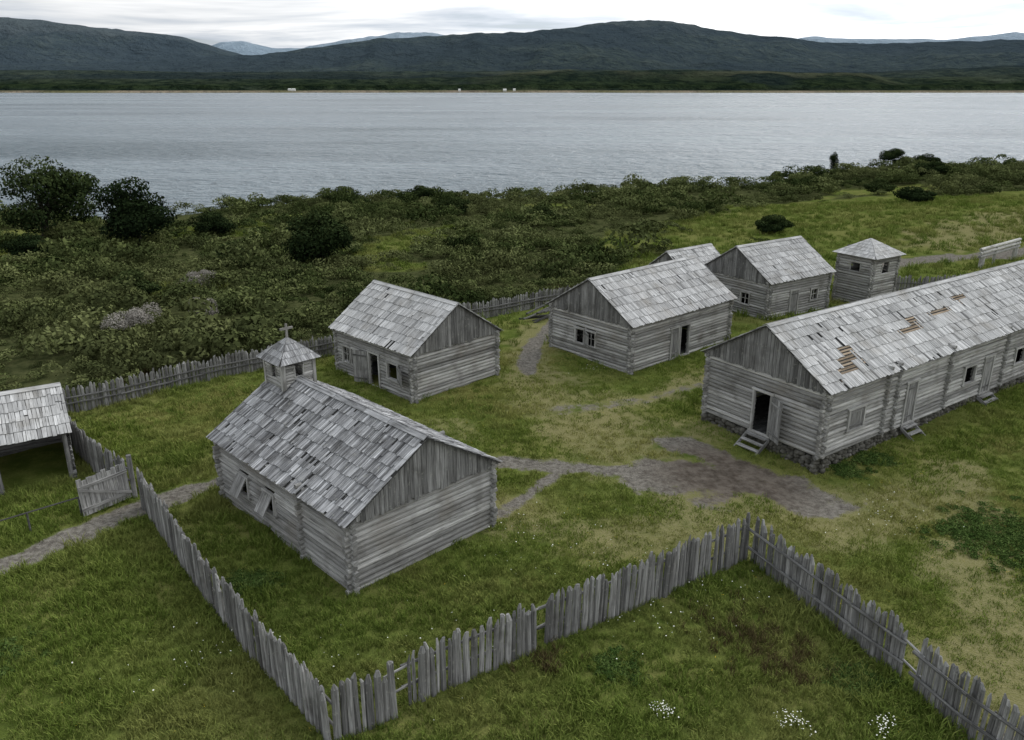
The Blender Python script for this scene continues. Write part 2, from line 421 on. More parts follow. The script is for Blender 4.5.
house('log_barrack_house','L',13.56,32.89,35.24,6.59,25,-.09,3.56,5.75,8,
  ops_long=[(1.7,2.9,1.3,2.3,'shutter'),(6.3,7.2,.5,2.6,'door'),(11.7,12.8,1.35,2.3,'dark'),(13.7,14.6,.45,2.45,'door'),(17.1,18.2,1.4,2.3,'dark'),(20.5,21.4,.45,2.4,'door')],
  ops_gable=[(2.7,3.7,.5,2.55,'openL')],posts=[4.5,5.4,10,15.8,19.6],stone=1,base=.35,
  holes=[(1.6,3.0,1,1),(2.1,3.6,2,2),(2.9,3.6,3,3),(7.7,9.6,3,3),(9.0,9.8,4,4),(11.3,12.9,4,4),(14,15.2,5,5)],extra=barn_extra,wd=.125,miss=.012)
# ---------------------------------------------------------------- watchtower
def watchtower():
    x,y,a=27.5,61.5,math.radians(33);es=V(math.cos(a),math.sin(a),0);eg=V(-math.sin(a),math.cos(a),0);o=V(x,y,-.45);org=tuple(o)
    root=empty('log_watchtower',org);lb=B();fb=B();rb=B();eb=B()
    q=lambda G,Sx,Zx:o+eg*G+es*Sx+Z*Zx
    D=3.0
    for i,(oo,d,n) in enumerate(((q(0,0,0),es,-eg),(q(0,0,0),eg,-es),(q(D,0,0),es,eg),(q(0,D,0),eg,es))):
        ops=[(1.0,1.9,2.6,3.2)]
        logwall(lb,oo,d,n,D,-.3,3.85,ops,0 if i%2==0 else .5,ext=.2,sp=.2)
        for t in (1.0,1.9): fb.prism(oo+d*t+n*.08+Z*2.6,oo+d*t+n*.08+Z*3.2,d*.04,n*.04)
    pyramid(rb,eb,q(D/2,D/2,0),eg,es,D/2+.4,3.8,4.95,6,.15)
    eb.prism(q(D/2,.1,2.2),q(D/2,D-.1,2.2),eg*(D/2-.1),Z*.03,tone=.4)
    rb.obj('roof_shingles',M_ROOF,root,org);eb.obj('roof_deck',M_BOARD,root,org);lb.obj('log_walls',M_LOG,root,org);fb.obj('window_frames',M_LOG,root,org)
watchtower()
# ---------------------------------------------------------------- open shed (left edge)
def shed():
    a=math.radians(32);es=V(-math.cos(a),-math.sin(a),0);eg=V(-math.sin(a),math.cos(a),0)
    o=V(-18.9,31.9,-.4);org=tuple(o);root=empty('open_wooden_shed',org)
    q=lambda G,Sx,Zx:o+eg*G+es*Sx+Z*Zx
    W,L,he,hr=4.6,8,2.45,3.8;lb=B();rb=B();eb=B();tb=B();gb=B()
    sl=math.hypot(W/2+.3,hr-he)
    for sgn,g0 in ((1,-.3),(-1,W+.3)):
        P=q(g0,-.2,he);U=(eg*sgn*(W/2+.3)+Z*(hr-he))/sl;Nv=-eg*sgn*(hr-he)/sl+Z*(W/2+.3)/sl
        eb.poly_slab([P-Nv*.02,P+es*(L+.4)-Nv*.02,P+es*(L+.4)+U*sl-Nv*.02,P+U*sl-Nv*.02],Nv,.03,tone=.5,up=U)
        slope_shingles(rb,eb,tb,P,es,U,Nv,L+.4,sl,5,wd=.14)
        rb.prism(P+U*(sl-.09)+Nv*.078,P+U*(sl-.09)+Nv*.078+es*(L+.4),U*.1,Nv*.012)
    for s in (0.1,2.7,5.3,7.9):
        for G in (0,W): lb.prism(q(G,s,-.3),q(G,s,he+.1),es*.09,eg*.09,8,tone=rt())
    lb.prism(q(0,-.1,he-.02),q(0,L,he-.02),eg*.08,Z*.09,8);lb.prism(q(W,-.1,he-.02),q(W,L,he-.02),eg*.08,Z*.09,8)
    logwall(lb,q(W,0,0),es,eg,L,-.2,he,[],0,ext=.1);logwall(lb,q(0,0,0),eg,-es,W,-.2,2.3,[(-.3,.15,-1,3)],.5,ext=.1)
    logwall(lb,q(0,0,0),es,-eg,L,-.2,.55,[(0.1,2.6,-1,3)],0,ext=.1)
    t=0
    while t<W:
        w=.2;zt=he+(hr-he)*min(t+.1+.3,W-t-.1+.3)/(W/2+.3)-.06
        gb.prism(q(t+.1,-.12,1.8),q(t+.1,-.12,zt),eg*.094,es*.014,tone=rt(.7,1.3));t+=w
    eb.prism(q(W/2,.1,-.05),q(W/2,L,-.05),eg*(W/2),Z*.03,tone=.45)
    rb.obj('roof_shingles',M_ROOF,root,org);eb.obj('roof_deck',M_BOARD,root,org);lb.obj('posts_and_log_walls',M_BOARD,root,org);gb.obj('gable_boards',M_BOARD,root,org)
shed()
# ---------------------------------------------------------------- fences
def fence(P,h=1.75,name='palisade_fence',side=1,rail=True,r=.098,tilt=.024,hj=.075):
    org=(P[0][0],P[0][1],tz(*P[0]));fb=B()
    for (x0,y0),(x1,y1) in zip(P[:-1],P[1:]):
        d=V(x1-x0,y1-y0,0);L=np.linalg.norm(d);d/=L;n=V(-d[1],d[0],0)*side
        t=0;lean=0
        while t<L:
            w=r*random.uniform(.62,1.25)
            p=V(x0,y0,0)+d*(t+w)+n*random.gauss(0,.02)
            gz=tz(p[0],p[1]);hh=h+random.gauss(0,hj)
            if random.random()<.05: hh-=random.uniform(.1,.4)
            lean=lean*.85+random.gauss(0,tilt*.6)
            tp=p+d*(lean*hh)+n*(random.gauss(0,.02)*hh)
            ang=random.uniform(-.4,.4);A=(d*math.cos(ang)+n*math.sin(ang))*w;Bv=np.cross(Z,A)*random.uniform(.5,.8)
            nn=random.choice((5,6,6,7));to=rt(.5,1.3)
            b0=V(p[0],p[1],gz-.3);b1=V(tp[0],tp[1],gz+hh-random.uniform(.07,.24))
            b2=V(tp[0],tp[1],gz+hh)+d*random.uniform(-.05,.05)
            fb.prism(b0,b1,A,Bv,nn,1.06,.95,to);fb.prism(b1-Z*.002,b2,A,Bv,nn,.95,random.uniform(.15,.6),to*1.15)
            t+=w*2+abs(random.gauss(-.006,.012))-.004
        if rail:
            for hz in (.55,h-.5):
                a=V(x0,y0,tz(x0,y0)+hz)+n*.13;b=V(x1,y1,tz(x1,y1)+hz)+n*.13
                k=max(1,int(L/3.2))
                for i in range(k):
                    pa=a+(b-a)*i/k;pb=a+(b-a)*(i+1)/k
                    fb.prism(pa-d*.12,pb+d*.12+Z*random.uniform(-.04,.04),n*.045,Z*.055,6,1,.85,rt(.5,.8))
    fb.obj(name,M_FENCE,None,org)
fence([(-14.9,29.4),(-12.2,25.8),(-9.9,22.8),(-8.0,20.5),(-6.5,18.9),(-4.75,16.85)],side=1)
fence([(-4.6,16.8),(-3.1,17.75)],side=1,rail=False)
fence([(-2.85,18.2),(-1.2,19.25),(.65,20.35)],side=1)
fence([(.95,20.75),(4.1,22.6),(8.3,25.4)],side=1)
fence([(8.5,25.4),(9.4,23.3),(10.3,21.1),(11.15,19.35)],side=-1)
fence([(11.3,18.8),(11.8,17.3),(12.6,15.6),(13.6,13)],side=-1)
fence([(-23.9,38.6),(-22.3,37.2),(-20.3,34.7),(-17.8,32.0),(-16.0,30.5)],side=1,h=1.6)
fence([(-23.7,39.0),(-20.8,40.9),(-17.6,43.9),(-14.9,46.1),(-11.1,49.2),(-8.5,51.6)],side=-1,h=1.35)
fence([(-6.5,54.0),(-3.7,56.8),(-.9,59.2),(2.2,61.7),(4.6,63.3),(9,66.5)],side=-1,h=1.3)
fence([(30.6,65.7),(33.4,65.4),(40,66.5),(46,68)],side=-1,h=1.5)
def tie(p0,p1):
    rb=B()
    for hz in (.6,1.25): rb.prism(V(*p0,tz(*p0)+hz),V(*p1,tz(*p1)+hz),V(.035,.0,0),Z*.04,6,tone=1.2)
    rb.obj('rail_pole',M_FENCE,None,(p0[0],p0[1],tz(*p0)))
tie((-3.4,17.8),(-2.5,18.6));tie((.3,20.4),(1.3,21.2));tie((11.1,19.6),(11.35,18.6))
def gate():
    p=V(-15.6,30.0,tz(-15.6,30.0));e=V(-16.75,28.35,tz(-16.7,28.4));d=e-p;d[2]=0;L=np.linalg.norm(d);d/=L;n=V(-d[1],d[0],0)
    gb=B();lean=n*-.12;k=10
    for i in range(k):
        t=(i+.5)*L/k;gb.prism(p+d*t+Z*.08,p+d*t+lean+Z*(1.55+random.uniform(-.06,.1)),d*(L/k*.45),n*.025,tone=rt(.9,1.5))
    for h in (.35,1.25): gb.prism(p+Z*h+n*.05+lean*h/1.5,p+d*L+Z*h+n*.05+lean*h/1.5,n*.025,Z*.06,tone=1.2)
    gb.prism(p+Z*.35+n*.09,p+d*L+Z*1.2+n*.09+lean,n*.02,Z*.05,tone=1.2)
    gb.prism(p-d*.15-Z*.3,p-d*.15+Z*1.9,d*.1,n*.1,8,tone=.9)
    gb.obj('wooden_gate',M_FENCE,None,tuple(p))
gate()
def handrail():
    hb=B();a=V(-21,25.0,0);b=V(-16.9,28.5,0);n=4
    for i in range(n):
        p=a+(b-a)*i/(n-1);z=tz(p[0],p[1]);hb.prism(V(p[0],p[1],z-.2),V(p[0],p[1],z+.85),V(.04,0,0),V(0,.04,0),6,tone=.5)
    hb.prism(V(a[0],a[1],tz(a[0],a[1])+.85),V(b[0],b[1],tz(b[0],b[1])+.85),V(.02,-.025,0),Z*.03,6,tone=.4)
    hb.obj('path_handrail',M_BOARD,None,(a[0],a[1],tz(a[0],a[1])))
handrail()
def gate_frame():
    fb=B();a=V(44.9,77.6,0);b=V(51.3,82.7,0);d=(b-a);L=np.linalg.norm(d);d/=L;n=V(-d[1],d[0],0);z=tz(47,80)
    for t in (0,.6,3.0,L-.6,L): fb.prism(a+d*t+Z*(z-.3),a+d*t+Z*(z+1.9),d*.14,n*.14,8,tone=rt())
    for h in (1.9,1.55,1.2): fb.prism(a-d*.4+Z*(z+h),b+d*.4+Z*(z+h),n*.16,Z*.14,8,tone=rt(.8,1.5))
    fb.obj('log_gateway',M_LOG,None,(a[0],a[1],z))
    fb=B();x,y=31.5,76;z=tz(x,y)
    for t in (0,1.0): fb.prism(V(x+t,y,z-.2),V(x+t,y,z+2.6),V(.08,0,0),V(0,.08,0),8,tone=.6)
    fb.prism(V(x-.2,y,z+2.6),V(x+1.2,y,z+2.6),V(0,.08,0),Z*.08,8,tone=.6);fb.prism(V(x-.2,y,z+1.3),V(x+1.2,y,z+1.3),V(0,.06,0),Z*.3,tone=.6)
    fb.obj('wooden_signpost',M_BOARD,None,(x,y,z))
    fb=B();x,y=2.4,57.6;z=tz(x,y)
    for i in range(9):
        a=random.uniform(.3,1.2);dd=V(math.cos(a),math.sin(a),random.uniform(-.1,.35))*random.uniform(.8,1.4);c=V(x+random.uniform(-.8,.8),y+random.uniform(-.5,.5),z+.12+i*.08)
        fb.prism(c-dd,c+dd,V(.08,0,0),Z*.07,7,tone=rt(.4,.9))
    fb.obj('log_pile',M_BOARD,None,(x,y,z))
gate_frame()
# ---------------------------------------------------------------- ground
def axis(segs):
    out=[segs[0][0]]
    for a,b,st in segs:
        n=max(1,int(round((b-a)/st)));out+=list(np.linspace(a,b,n+1)[1:])
    return np.array(out)
def gridmesh(name,xs,ys,fz,attrs,mat,smooth=True):
    X,Y=np.meshgrid(xs,ys);x=X.ravel();y=Y.ravel();z=fz(x,y)
    nx,ny=len(xs),len(ys);i=np.arange((nx-1)*(ny-1));r=i//(nx-1);c=i%(nx-1);a=r*nx+c
    F=np.stack([a,a+1,a+nx+1,a+nx],1)
    me=bpy.data.meshes.new(name);me.vertices.add(len(x));me.vertices.foreach_set('co',np.stack([x,y,z],1).astype(np.float32).ravel())
    me.loops.add(F.size);me.loops.foreach_set('vertex_index',F.ravel().astype(np.int32))
    me.polygons.add(len(F));me.polygons.foreach_set('loop_start',(np.arange(len(F))*4).astype(np.int32));me.polygons.foreach_set('loop_total',np.full(len(F),4,np.int32))
    me.update(calc_edges=True);me.validate()
    if smooth: me.polygons.foreach_set('use_smooth',[True]*len(F))
    for k,fn in attrs.items():
        at=me.attributes.new(k,'FLOAT','POINT');at.data.foreach_set('value',np.asarray(fn(x,y),dtype=np.float32))
    me.materials.append(mat);o=bpy.data.objects.new(name,me);COL.objects.link(o);return o
def ground_mat():
    m,nt=newmat('ground_grass_and_dirt');N=NT(nt);pos=N.n('ShaderNodeNewGeometry').outputs['Position']
    big=N.noise(pos,.22,2,.6);mid=N.noise(pos,1.3,4,.65);fine=N.noise(pos,14.,2,.7)
    g=N.mix(N.mr(mid,.3,.7),(.066,.094,.018),(.142,.168,.042))
    g=N.mix(N.mr(big,.42,.62,0.,.7),g,(.195,.19,.064))
    g=N.mix(N.mr(fine,.3,.7,0.,.55),g,(.06,.075,.02))
    wn=N.attr('worn');wf=N.mr(N.math('ADD',wn,N.math('MULTIPLY',N.math('SUBTRACT',mid,.5),1.2)),.15,.85,0.,.8)
    g=N.mix(wf,g,N.mix(N.mr(fine,.35,.65),(.165,.155,.064),(.235,.21,.11)))
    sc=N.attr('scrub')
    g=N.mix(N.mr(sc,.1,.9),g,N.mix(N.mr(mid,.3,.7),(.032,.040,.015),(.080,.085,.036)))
    dt=N.attr('dirt');df=N.mr(N.math('ADD',dt,N.math('ADD',N.math('MULTIPLY',N.math('SUBTRACT',mid,.5),1.5),N.math('MULTIPLY',N.math('SUBTRACT',fine,.5),.7))),.36,.76)
    df=N.math('MULTIPLY',df,N.mr(dt,.02,.15))
    vor=N.n('ShaderNodeTexVoronoi',{'Vector':pos,'Scale':16.}).outputs['Distance']
    d=N.mix(N.mr(N.noise(pos,5.,4,.75),.3,.7),(.085,.075,.064),(.215,.20,.172))
    d=N.mix(N.mr(vor,.0,.35,.5,0.),d,(.28,.27,.25))
    mud=N.mr(N.n('ShaderNodeVectorMath',{0:pos,1:(9.6,32.2,-.2)},operation='DISTANCE').outputs['Value'],4.6,1.6,0.,.72)
    d=N.mix(mud,d,N.mix(N.mr(N.noise(pos,2.,3,.6),.35,.65),(.060,.044,.033),(.145,.118,.094)))
    c=N.mix(df,g,d)
    h=N.math('ADD',fine,N.math('MULTIPLY',vor,.3))
    bp=N.n('ShaderNodeBump',{'Height':h,'Strength':.8,'Distance':.06}).outputs[0]
    N.out(N.dif(c,bp));return m
xs=axis([(-900,-300,50),(-300,-120,8),(-120,-35,2),(-35,38,.3),(38,130,1.6),(130,320,8),(320,1000,50)])
ys=axis([(-300,-20,25),(-20,8,3),(8,64,.3),(64,120,1.2),(120,260,2.5),(260,420,10)])
gridmesh('ground',xs,ys,terr,{'dirt':dirt,'worn':worn,'scrub':scrub},ground_mat())
# ---------------------------------------------------------------- sea
def sea_mat():
    m,nt=newmat('sea_water');N=NT(nt);pos=N.n('ShaderNodeNewGeometry').outputs['Position']
    w1=N.noise(N.map(pos,(.17,.27,1)),1.,3,.6,.5);w3=N.noise(N.map(pos,(.035,.050,1)),1.,3,.65)
    h=N.math('ADD',w1,N.math('MULTIPLY',w3,1.9))
    bp=N.n('ShaderNodeBump',{'Height':h,'Strength':1.,'Distance':4.6}).outputs[0]
    patch=N.noise(N.map(pos,(.0016,.006,1)),1.,5,.6)
    c=N.mix(N.mr(patch,.35,.7),(.075,.105,.122),(.135,.17,.19))
    r=N.mr(patch,.35,.65,.16,.30)
    N.out(N.pr(c,r,.5,bp,IOR=1.33));return m
gridmesh('sea',axis([(-16000,16000,2000)]),axis([(-500,22000,1500)]),lambda x,y:np.full(x.shape,SEA),{},sea_mat())
# ---------------------------------------------------------------- far hills
PX=.00106
def prof(pts): 
    u=[(p[0]-512)/869. for p in pts];e=[p[1]*PX for p in pts];return u,e
LAY=[(3700,550,prof([(-300,3),(0,3),(400,3),(480,5),(520,9),(560,11),(600,10),(650,12),(720,11),(800,9),(860,9),(900,3),(940,4),(1024,8),(1300,9)]),.2),
 (4800,1100,prof([(-300,13),(0,12),(150,10),(250,9),(400,10),(480,11),(560,12),(650,12),(720,12),(800,9),(870,9),(940,13),(1024,16),(1300,15)]),.25),
 (8200,3200,prof([(-300,12),(0,17),(120,19),(200,25),(260,27),(330,36),(380,43),(450,46),(520,48),(560,52),(620,61),(665,62),(700,56),(760,48),(830,40),(900,38),(960,40),(1024,42),(1200,48),(1400,30)]),.5),
 (11500,3800,prof([(-400,56),(-100,68),(0,64),(60,60),(120,52),(185,46),(225,33),(280,18),(340,0),(1400,0)]),.5),
 (19000,4000,prof([(-300,20),(180,24),(225,39),(245,41),(275,34),(300,33),(340,41),(400,50),(430,50),(470,42),(560,30),(740,38),(810,45),(850,43),(940,42),(1000,48),(1060,48),(1300,40)]),.3)]
def far(x,y):
    b=x/y; z=np.full(x.shape,SEA-6.)
    sh=2930+120*(fbm(b*6+3,y*0,3)-.5)
    z=z+sm(0,60,y-sh)*12+sm(60,1200,y-sh)*16
    for D,w,(u,e),na in LAY:
        hb=np.interp(b,u,e)*D+16
        sc=1/(w*.3)
        rid=1-abs(fbm(x*sc*1.3+D,y*sc*.8,5)*2-1)*2.0
        crest=D+(fbm(x/w*1.5+D,y*0+3,2)-.5)*w*.3
        t=sm(-w,0,y-crest)*(1-.75*sm(0,w,y-crest))
        k=na*(1-t)**.5
        det=(1-k)+k*rid
        jag=1+(fbm(b*60+D,y*0+.5,3)-.5)*.06
        zz=SEA+(hb-SEA)*t*np.clip(det,0,1.05)*jag
        z=np.maximum(z,np.where(y>sh+40,zz,-999))
    z=z+sm(150,600,y-sh)*(fbm(x*.012,y*.012,3)-.5)*14
    fo=sm(170,200,y-sh)*sm(480,350,y-sh)*sm(.36,.48,fbm(x*.004+7,y*.004,3))
    z=z+fo*(9+12*fbm(x*.03,y*.03,3))
    return z
def forest(x,y):
    b=x/y;sh=2930+120*(fbm(b*6+3,y*0,3)-.5)
    return sm(160,190,y-sh)*sm(900,350,y-sh)*sm(.30,.46,fbm(x*.004+7,y*.004,3))
def beach(x,y):
    b=x/y;sh=2930+120*(fbm(b*6+3,y*0,3)-.5)
    return sm(150,110,y-sh)
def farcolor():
    m,nt=newmat('forested_hills');N=NT(nt);pos=N.n('ShaderNodeNewGeometry').outputs['Position']
    xyz=N.n('ShaderNodeSeparateXYZ',{0:pos});xx=xyz.outputs[0];yy=xyz.outputs[1];zz=xyz.outputs[2]
    n1=N.noise(pos,.0035,6,.62);n2=N.noise(pos,.018,4,.65);n3=N.noise(N.map(pos,(.0004,.0009,.003)),1.,4,.5)
    c=N.mix(N.mr(n2,.35,.65),(.010,.017,.012),(.042,.055,.034))
    near=N.math('MULTIPLY',N.mr(yy,5200,3900),N.mr(N.math('ABSOLUTE',N.math('SUBTRACT',xx,700.)),1100,500))
    brn=N.math('MULTIPLY',N.mr(n1,.48,.60,0.,.8),near)
    c=N.mix(brn,c,(.12,.115,.062))
    c=N.mix(N.mr(n1,.52,.60,0.,.4),c,(.085,.10,.066))
    c=N.mix(N.mr(n3,.42,.56,0.,.75),c,(.010,.017,.016))  # broad dark patches: cloud shadows painted into the hill colour
    c=N.mix(N.attr('forest'),c,N.mix(N.mr(n2,.35,.65),(.006,.012,.006),(.024,.036,.015)))
    c=N.mix(N.attr('beach'),c,N.mix(N.mr(n1,.4,.6),(.24,.20,.145),(.13,.125,.065)))
    alp=N.mr(N.math('ADD',zz,N.math('MULTIPLY',N.math('SUBTRACT',n1,.5),500.)),430,620)
    c=N.mix(N.math('MULTIPLY',alp,.45),c,(.14,.15,.13))
    snow=N.mr(N.math('ADD',zz,N.math('MULTIPLY',N.math('SUBTRACT',n1,.5),900.)),700,860)
    c=N.mix(N.math('MULTIPLY',snow,N.mr(yy,10500,15500,.0,.9)),c,(.8,.82,.85))
    hz=N.mr(yy,2500,8500,.0,.46);hz=N.math('ADD',hz,N.mr(yy,8500,15000,0.,.27))  # bluish distance haze, painted into the surface colour by depth
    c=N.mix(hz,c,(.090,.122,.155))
    c=N.mix(N.mr(yy,12500,17000,0.,.70),c,(.33,.42,.50))  # paler haze mixed into the colour of the farthest range
    bp=N.n('ShaderNodeBump',{'Height':n1,'Strength':.9,'Distance':300.}).outputs[0]
    N.out(N.dif(c,bp));return m
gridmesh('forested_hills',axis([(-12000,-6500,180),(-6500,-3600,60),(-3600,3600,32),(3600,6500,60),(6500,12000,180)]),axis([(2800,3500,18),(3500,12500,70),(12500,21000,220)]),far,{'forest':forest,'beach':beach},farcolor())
M_W,_nt=newmat('white_paint');_N=NT(_nt);_N.out(_N.pr((.6,.6,.57,1),.7,.2))
for (x,y,w) in ((-755,2995,13),(-770,3000,10),(-25,2995,12),(8,3000,9),(-182,3000,8)):
    z=float(far(np.array([float(x)]),np.array([float(y)]))[0]);hb=B()
    hb.prism(V(x-w/2,y,z+1.5),V(x+w/2,y,z+1.5),V(0,4,0),Z*3)
    hb.prism(V(x-w/2-.8,y,z+4.6),V(x+w/2+.8,y,z+4.6),V(0,4.5,0),Z*.2);hb.poly_slab([V(x,y-4,z+4.8),V(x,y+4,z+4.8),V(x,y,z+7.5)],V(1,0,0),w,up=Z)
    hb.obj('distant_beach_house',M_W,None,(x,y,z))
# ---------------------------------------------------------------- foliage
def leafmat(name,stops,patch=None,rw=.35):
    m,nt=newmat(name);N=NT(nt);oi=N.n('ShaderNodeObjectInfo');rnd=oi.outputs['Random'];loc=oi.outputs['Location']
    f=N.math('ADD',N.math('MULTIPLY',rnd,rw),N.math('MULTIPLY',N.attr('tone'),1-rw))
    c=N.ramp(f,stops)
    if patch:
        pn=N.noise(loc,patch[0],1,.6);c=N.mix(N.mr(pn,.42,.66,0.,patch[2]),c,patch[1])
    N.out(N.n('ShaderNodeBsdfDiffuse',{'Color':c}).outputs[0]);return m
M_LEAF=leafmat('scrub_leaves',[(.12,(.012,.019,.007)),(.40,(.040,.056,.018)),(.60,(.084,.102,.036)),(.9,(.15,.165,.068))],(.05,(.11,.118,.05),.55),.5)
M_TREE=leafmat('dark_tree_leaves',[(.15,(.007,.012,.006)),(.5,(.018,.029,.011)),(.9,(.055,.072,.025))])
M_GREY=leafmat('grey_twigs',[(.0,(.09,.082,.072)),(.5,(.19,.175,.155)),(.9,(.30,.28,.25))])
M_GRASS=leafmat('grass_blades',[(.1,(.082,.122,.018)),(.5,(.160,.210,.042)),(.95,(.30,.31,.095))],(.16,(.285,.265,.095),.72))
M_GRASSD=leafmat('meadow_grass_blades',[(.1,(.064,.100,.016)),(.5,(.130,.178,.036)),(.95,(.26,.28,.082))],(.20,(.225,.22,.075),.55))
M_WEED=leafmat('weed_leaves',[(.1,(.025,.050,.012)),(.5,(.06,.10,.025)),(.95,(.12,.165,.05))])
M_DOCK=leafmat('dry_dock_stalks',[(.1,(.05,.036,.018)),(.5,(.095,.075,.036)),(.95,(.16,.14,.06))])
M_PETAL,_nt=newmat('white_petals');_N=NT(_nt);_N.out(_N.dif((.75,.75,.68,1)))
M_YEL,_nt=newmat('yellow_petals');_N=NT(_nt);_N.out(_N.dif((.7,.5,.05,1)))
M_BARK,_nt=newmat('bark');_N=NT(_nt);_p=_N.n('ShaderNodeNewGeometry').outputs['Position'];_N.out(_N.dif(_N.ramp(_N.noise(_p,6.,3),[(.3,(.03,.026,.02)),(.7,(.11,.10,.085))])))
def quads(name,C,Nn,sz,tone,mat,asp=.6,link=False):
    n=len(C);up=rng.normal(size=(n,3));a=np.cross(Nn,up);a/=np.linalg.norm(a,axis=1)[:,None]+1e-9;b=np.cross(Nn,a);b/=np.linalg.norm(b,axis=1)[:,None]+1e-9
    a=a*sz[:,None];b=b*sz[:,None]*asp
    co=np.stack([C-a,C-b*.9+a*.1,C+a,C+b*.9+a*.1],1).reshape(-1,3)
    F=np.arange(n*4).reshape(n,4);me=bpy.data.meshes.new(name);me.from_pydata(co.tolist(),[],F.tolist())
    at=me.attributes.new('tone','FLOAT','FACE');at.data.foreach_set('value',tone.astype(np.float32));me.materials.append(mat)
    o=bpy.data.objects.new(name,me)
    if link:COL.objects.link(o)
    return o
def lobes(nl,n,R,Hh,flat=.6,lsz=(.06,.12)):
    cs=[];ns=[];ts=[]
    L=[(rng.normal()*.42*R,rng.normal()*.42*R,rng.uniform(.25,.75)*Hh,rng.uniform(.3,.6)*R) for _ in range(nl)]
    for (x,y,z,r) in L:
        k=n//nl;d=rng.normal(size=(k,3));d/=np.linalg.norm(d,axis=1)[:,None];d[:,2]=np.abs(d[:,2])*1.1-.25
        rad=r*rng.uniform(.55,1.08,k)**.6
        c=np.stack([x+d[:,0]*rad,y+d[:,1]*rad,z+d[:,2]*rad*flat*Hh/R],1)
        cs.append(c);ns.append(d+rng.normal(size=(k,3))*.5)
        ts.append(np.clip(.05+.72*(c[:,2]/(Hh*1.05))+rng.normal(size=k)*.11+rng.normal()*.06,0,1))  # leaf tone rises with height: lit top and shaded base painted in
    C=np.vstack(cs);C[:,2]=np.maximum(C[:,2],.0);return C,np.vstack(ns),np.concatenate(ts)
def coll(name,obs):
    c=bpy.data.collections.new(name)
    for o in obs:c.objects.link(o)
    return c
def scatter(name,P,rot,scl,c):
    me=bpy.data.meshes.new(name);me.from_pydata(P.tolist(),[],[])
    a=me.attributes.new('rot','FLOAT_VECTOR','POINT');a.data.foreach_set('vector',rot.astype(np.float32).ravel())
    a=me.attributes.new('scl','FLOAT_VECTOR','POINT');a.data.foreach_set('vector',scl.astype(np.float32).ravel())
    o=bpy.data.objects.new(name,me);COL.objects.link(o)
    ng=bpy.data.node_groups.new(name+'_scatter','GeometryNodeTree')
    ng.interface.new_socket('Geometry',in_out='INPUT',socket_type='NodeSocketGeometry');ng.interface.new_socket('Geometry',in_out='OUTPUT',socket_type='NodeSocketGeometry')
    nd=ng.nodes;gi=nd.new('NodeGroupInput');go=nd.new('NodeGroupOutput');ci=nd.new('GeometryNodeCollectionInfo');ci.inputs['Collection'].default_value=c
    ci.inputs['Separate Children'].default_value=True;ci.inputs['Reset Children'].default_value=True
    ip=nd.new('GeometryNodeInstanceOnPoints');ip.inputs['Pick Instance'].default_value=True
    r=nd.new('GeometryNodeInputNamedAttribute');r.data_type='FLOAT_VECTOR';r.inputs[0].default_value='rot'
    s=nd.new('GeometryNodeInputNamedAttribute');s.data_type='FLOAT_VECTOR';s.inputs[0].default_value='scl'
    l=ng.links.new;l(gi.outputs[0],ip.inputs['Points']);l(ci.outputs[0],ip.inputs['Instance']);l(r.outputs[0],ip.inputs['Rotation']);l(s.outputs[0],ip.inputs['Scale']);l(ip.outputs[0],go.inputs[0])
    md=o.modifiers.new('scatter','NODES');md.node_group=ng;return o
def rots(n,t=.0): return np.stack([rng.normal(size=n)*t,rng.normal(size=n)*t,rng.uniform(0,6.28,n)],1)
def infru(x,y,mg=4): return (np.abs(x)<.66*y+mg)
FP=[('R',-5.28,23.45,44.2,6.22,9.3),('R',-5.23,40.9,44.9,6.02,7.06),('L',6.92,45.5,41.4,6.54,9.66),('L',18.3,56.9,34.5,6.14,6.79),('L',13.15,59.7,38,4.2,4.6),('L',13.56,32.89,35.24,6.59,25),('L',27.5,61.5,33,3,3)]
def clear(x,y,mg=.15):
    ok=np.ones(x.shape,bool)
    for g,X,Y,a,W,L in FP:
        a=math.radians(a);c,s=math.cos(a),math.sin(a)
        u=(x-X)*c+(y-Y)*s;v=-(x-X)*s+(y-Y)*c
        A,Bb=(W,L) if g=='R' else (L,W)
        ok&=~((u>-mg)&(u<A+mg)&(v>-mg)&(v<Bb+mg))
    # open shed floor
    c,s=math.cos(math.radians(32)),math.sin(math.radians(32));u=-((x+18.9)*c+(y-31.9)*s);v=-(x+18.9)*s+(y-31.9)*c
    ok&=~((u>-.1)&(u<8.2)&(v>-.1)&(v<4.7))
    return ok
shr=[]
for i in range(7):
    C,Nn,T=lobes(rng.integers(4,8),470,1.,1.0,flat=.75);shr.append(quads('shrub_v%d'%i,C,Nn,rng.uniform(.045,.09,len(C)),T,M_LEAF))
C_SH=coll('shrub_variants',shr)
n=56000;x=rng.uniform(-150,170,n);y=rng.uniform(36,225,n)
dn=scrub(x,y);nz=fbm(x*.09+3,y*.09+8,3);keep=infru(x,y,14)&(rng.random(n)<dn*np.clip(.2+1.3*(nz-.3),.10,.7)*np.interp(y,[40,70,90,220],[1.3,.85,.6,.40]))
x=x[keep];y=y[keep]
fd=dline(x,y,[(-60,30),(-23.7,39.0),(-20.8,40.9),(-17.6,43.9),(-14.9,46.1),(-11.1,49.2),(-3.7,56.8),(4.6,63.3),(9,66.5)]);k=fd>1.0;x=x[k];y=y[k]
n=len(x);s=rng.gamma(3.0,.36,n)*np.interp(y,[40,120,220],[.85,1.05,1.35]);s=np.clip(s,.35,3.1)
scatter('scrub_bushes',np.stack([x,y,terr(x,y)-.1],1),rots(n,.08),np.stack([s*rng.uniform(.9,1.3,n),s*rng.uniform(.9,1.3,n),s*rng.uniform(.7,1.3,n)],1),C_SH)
print('shrubs',n)
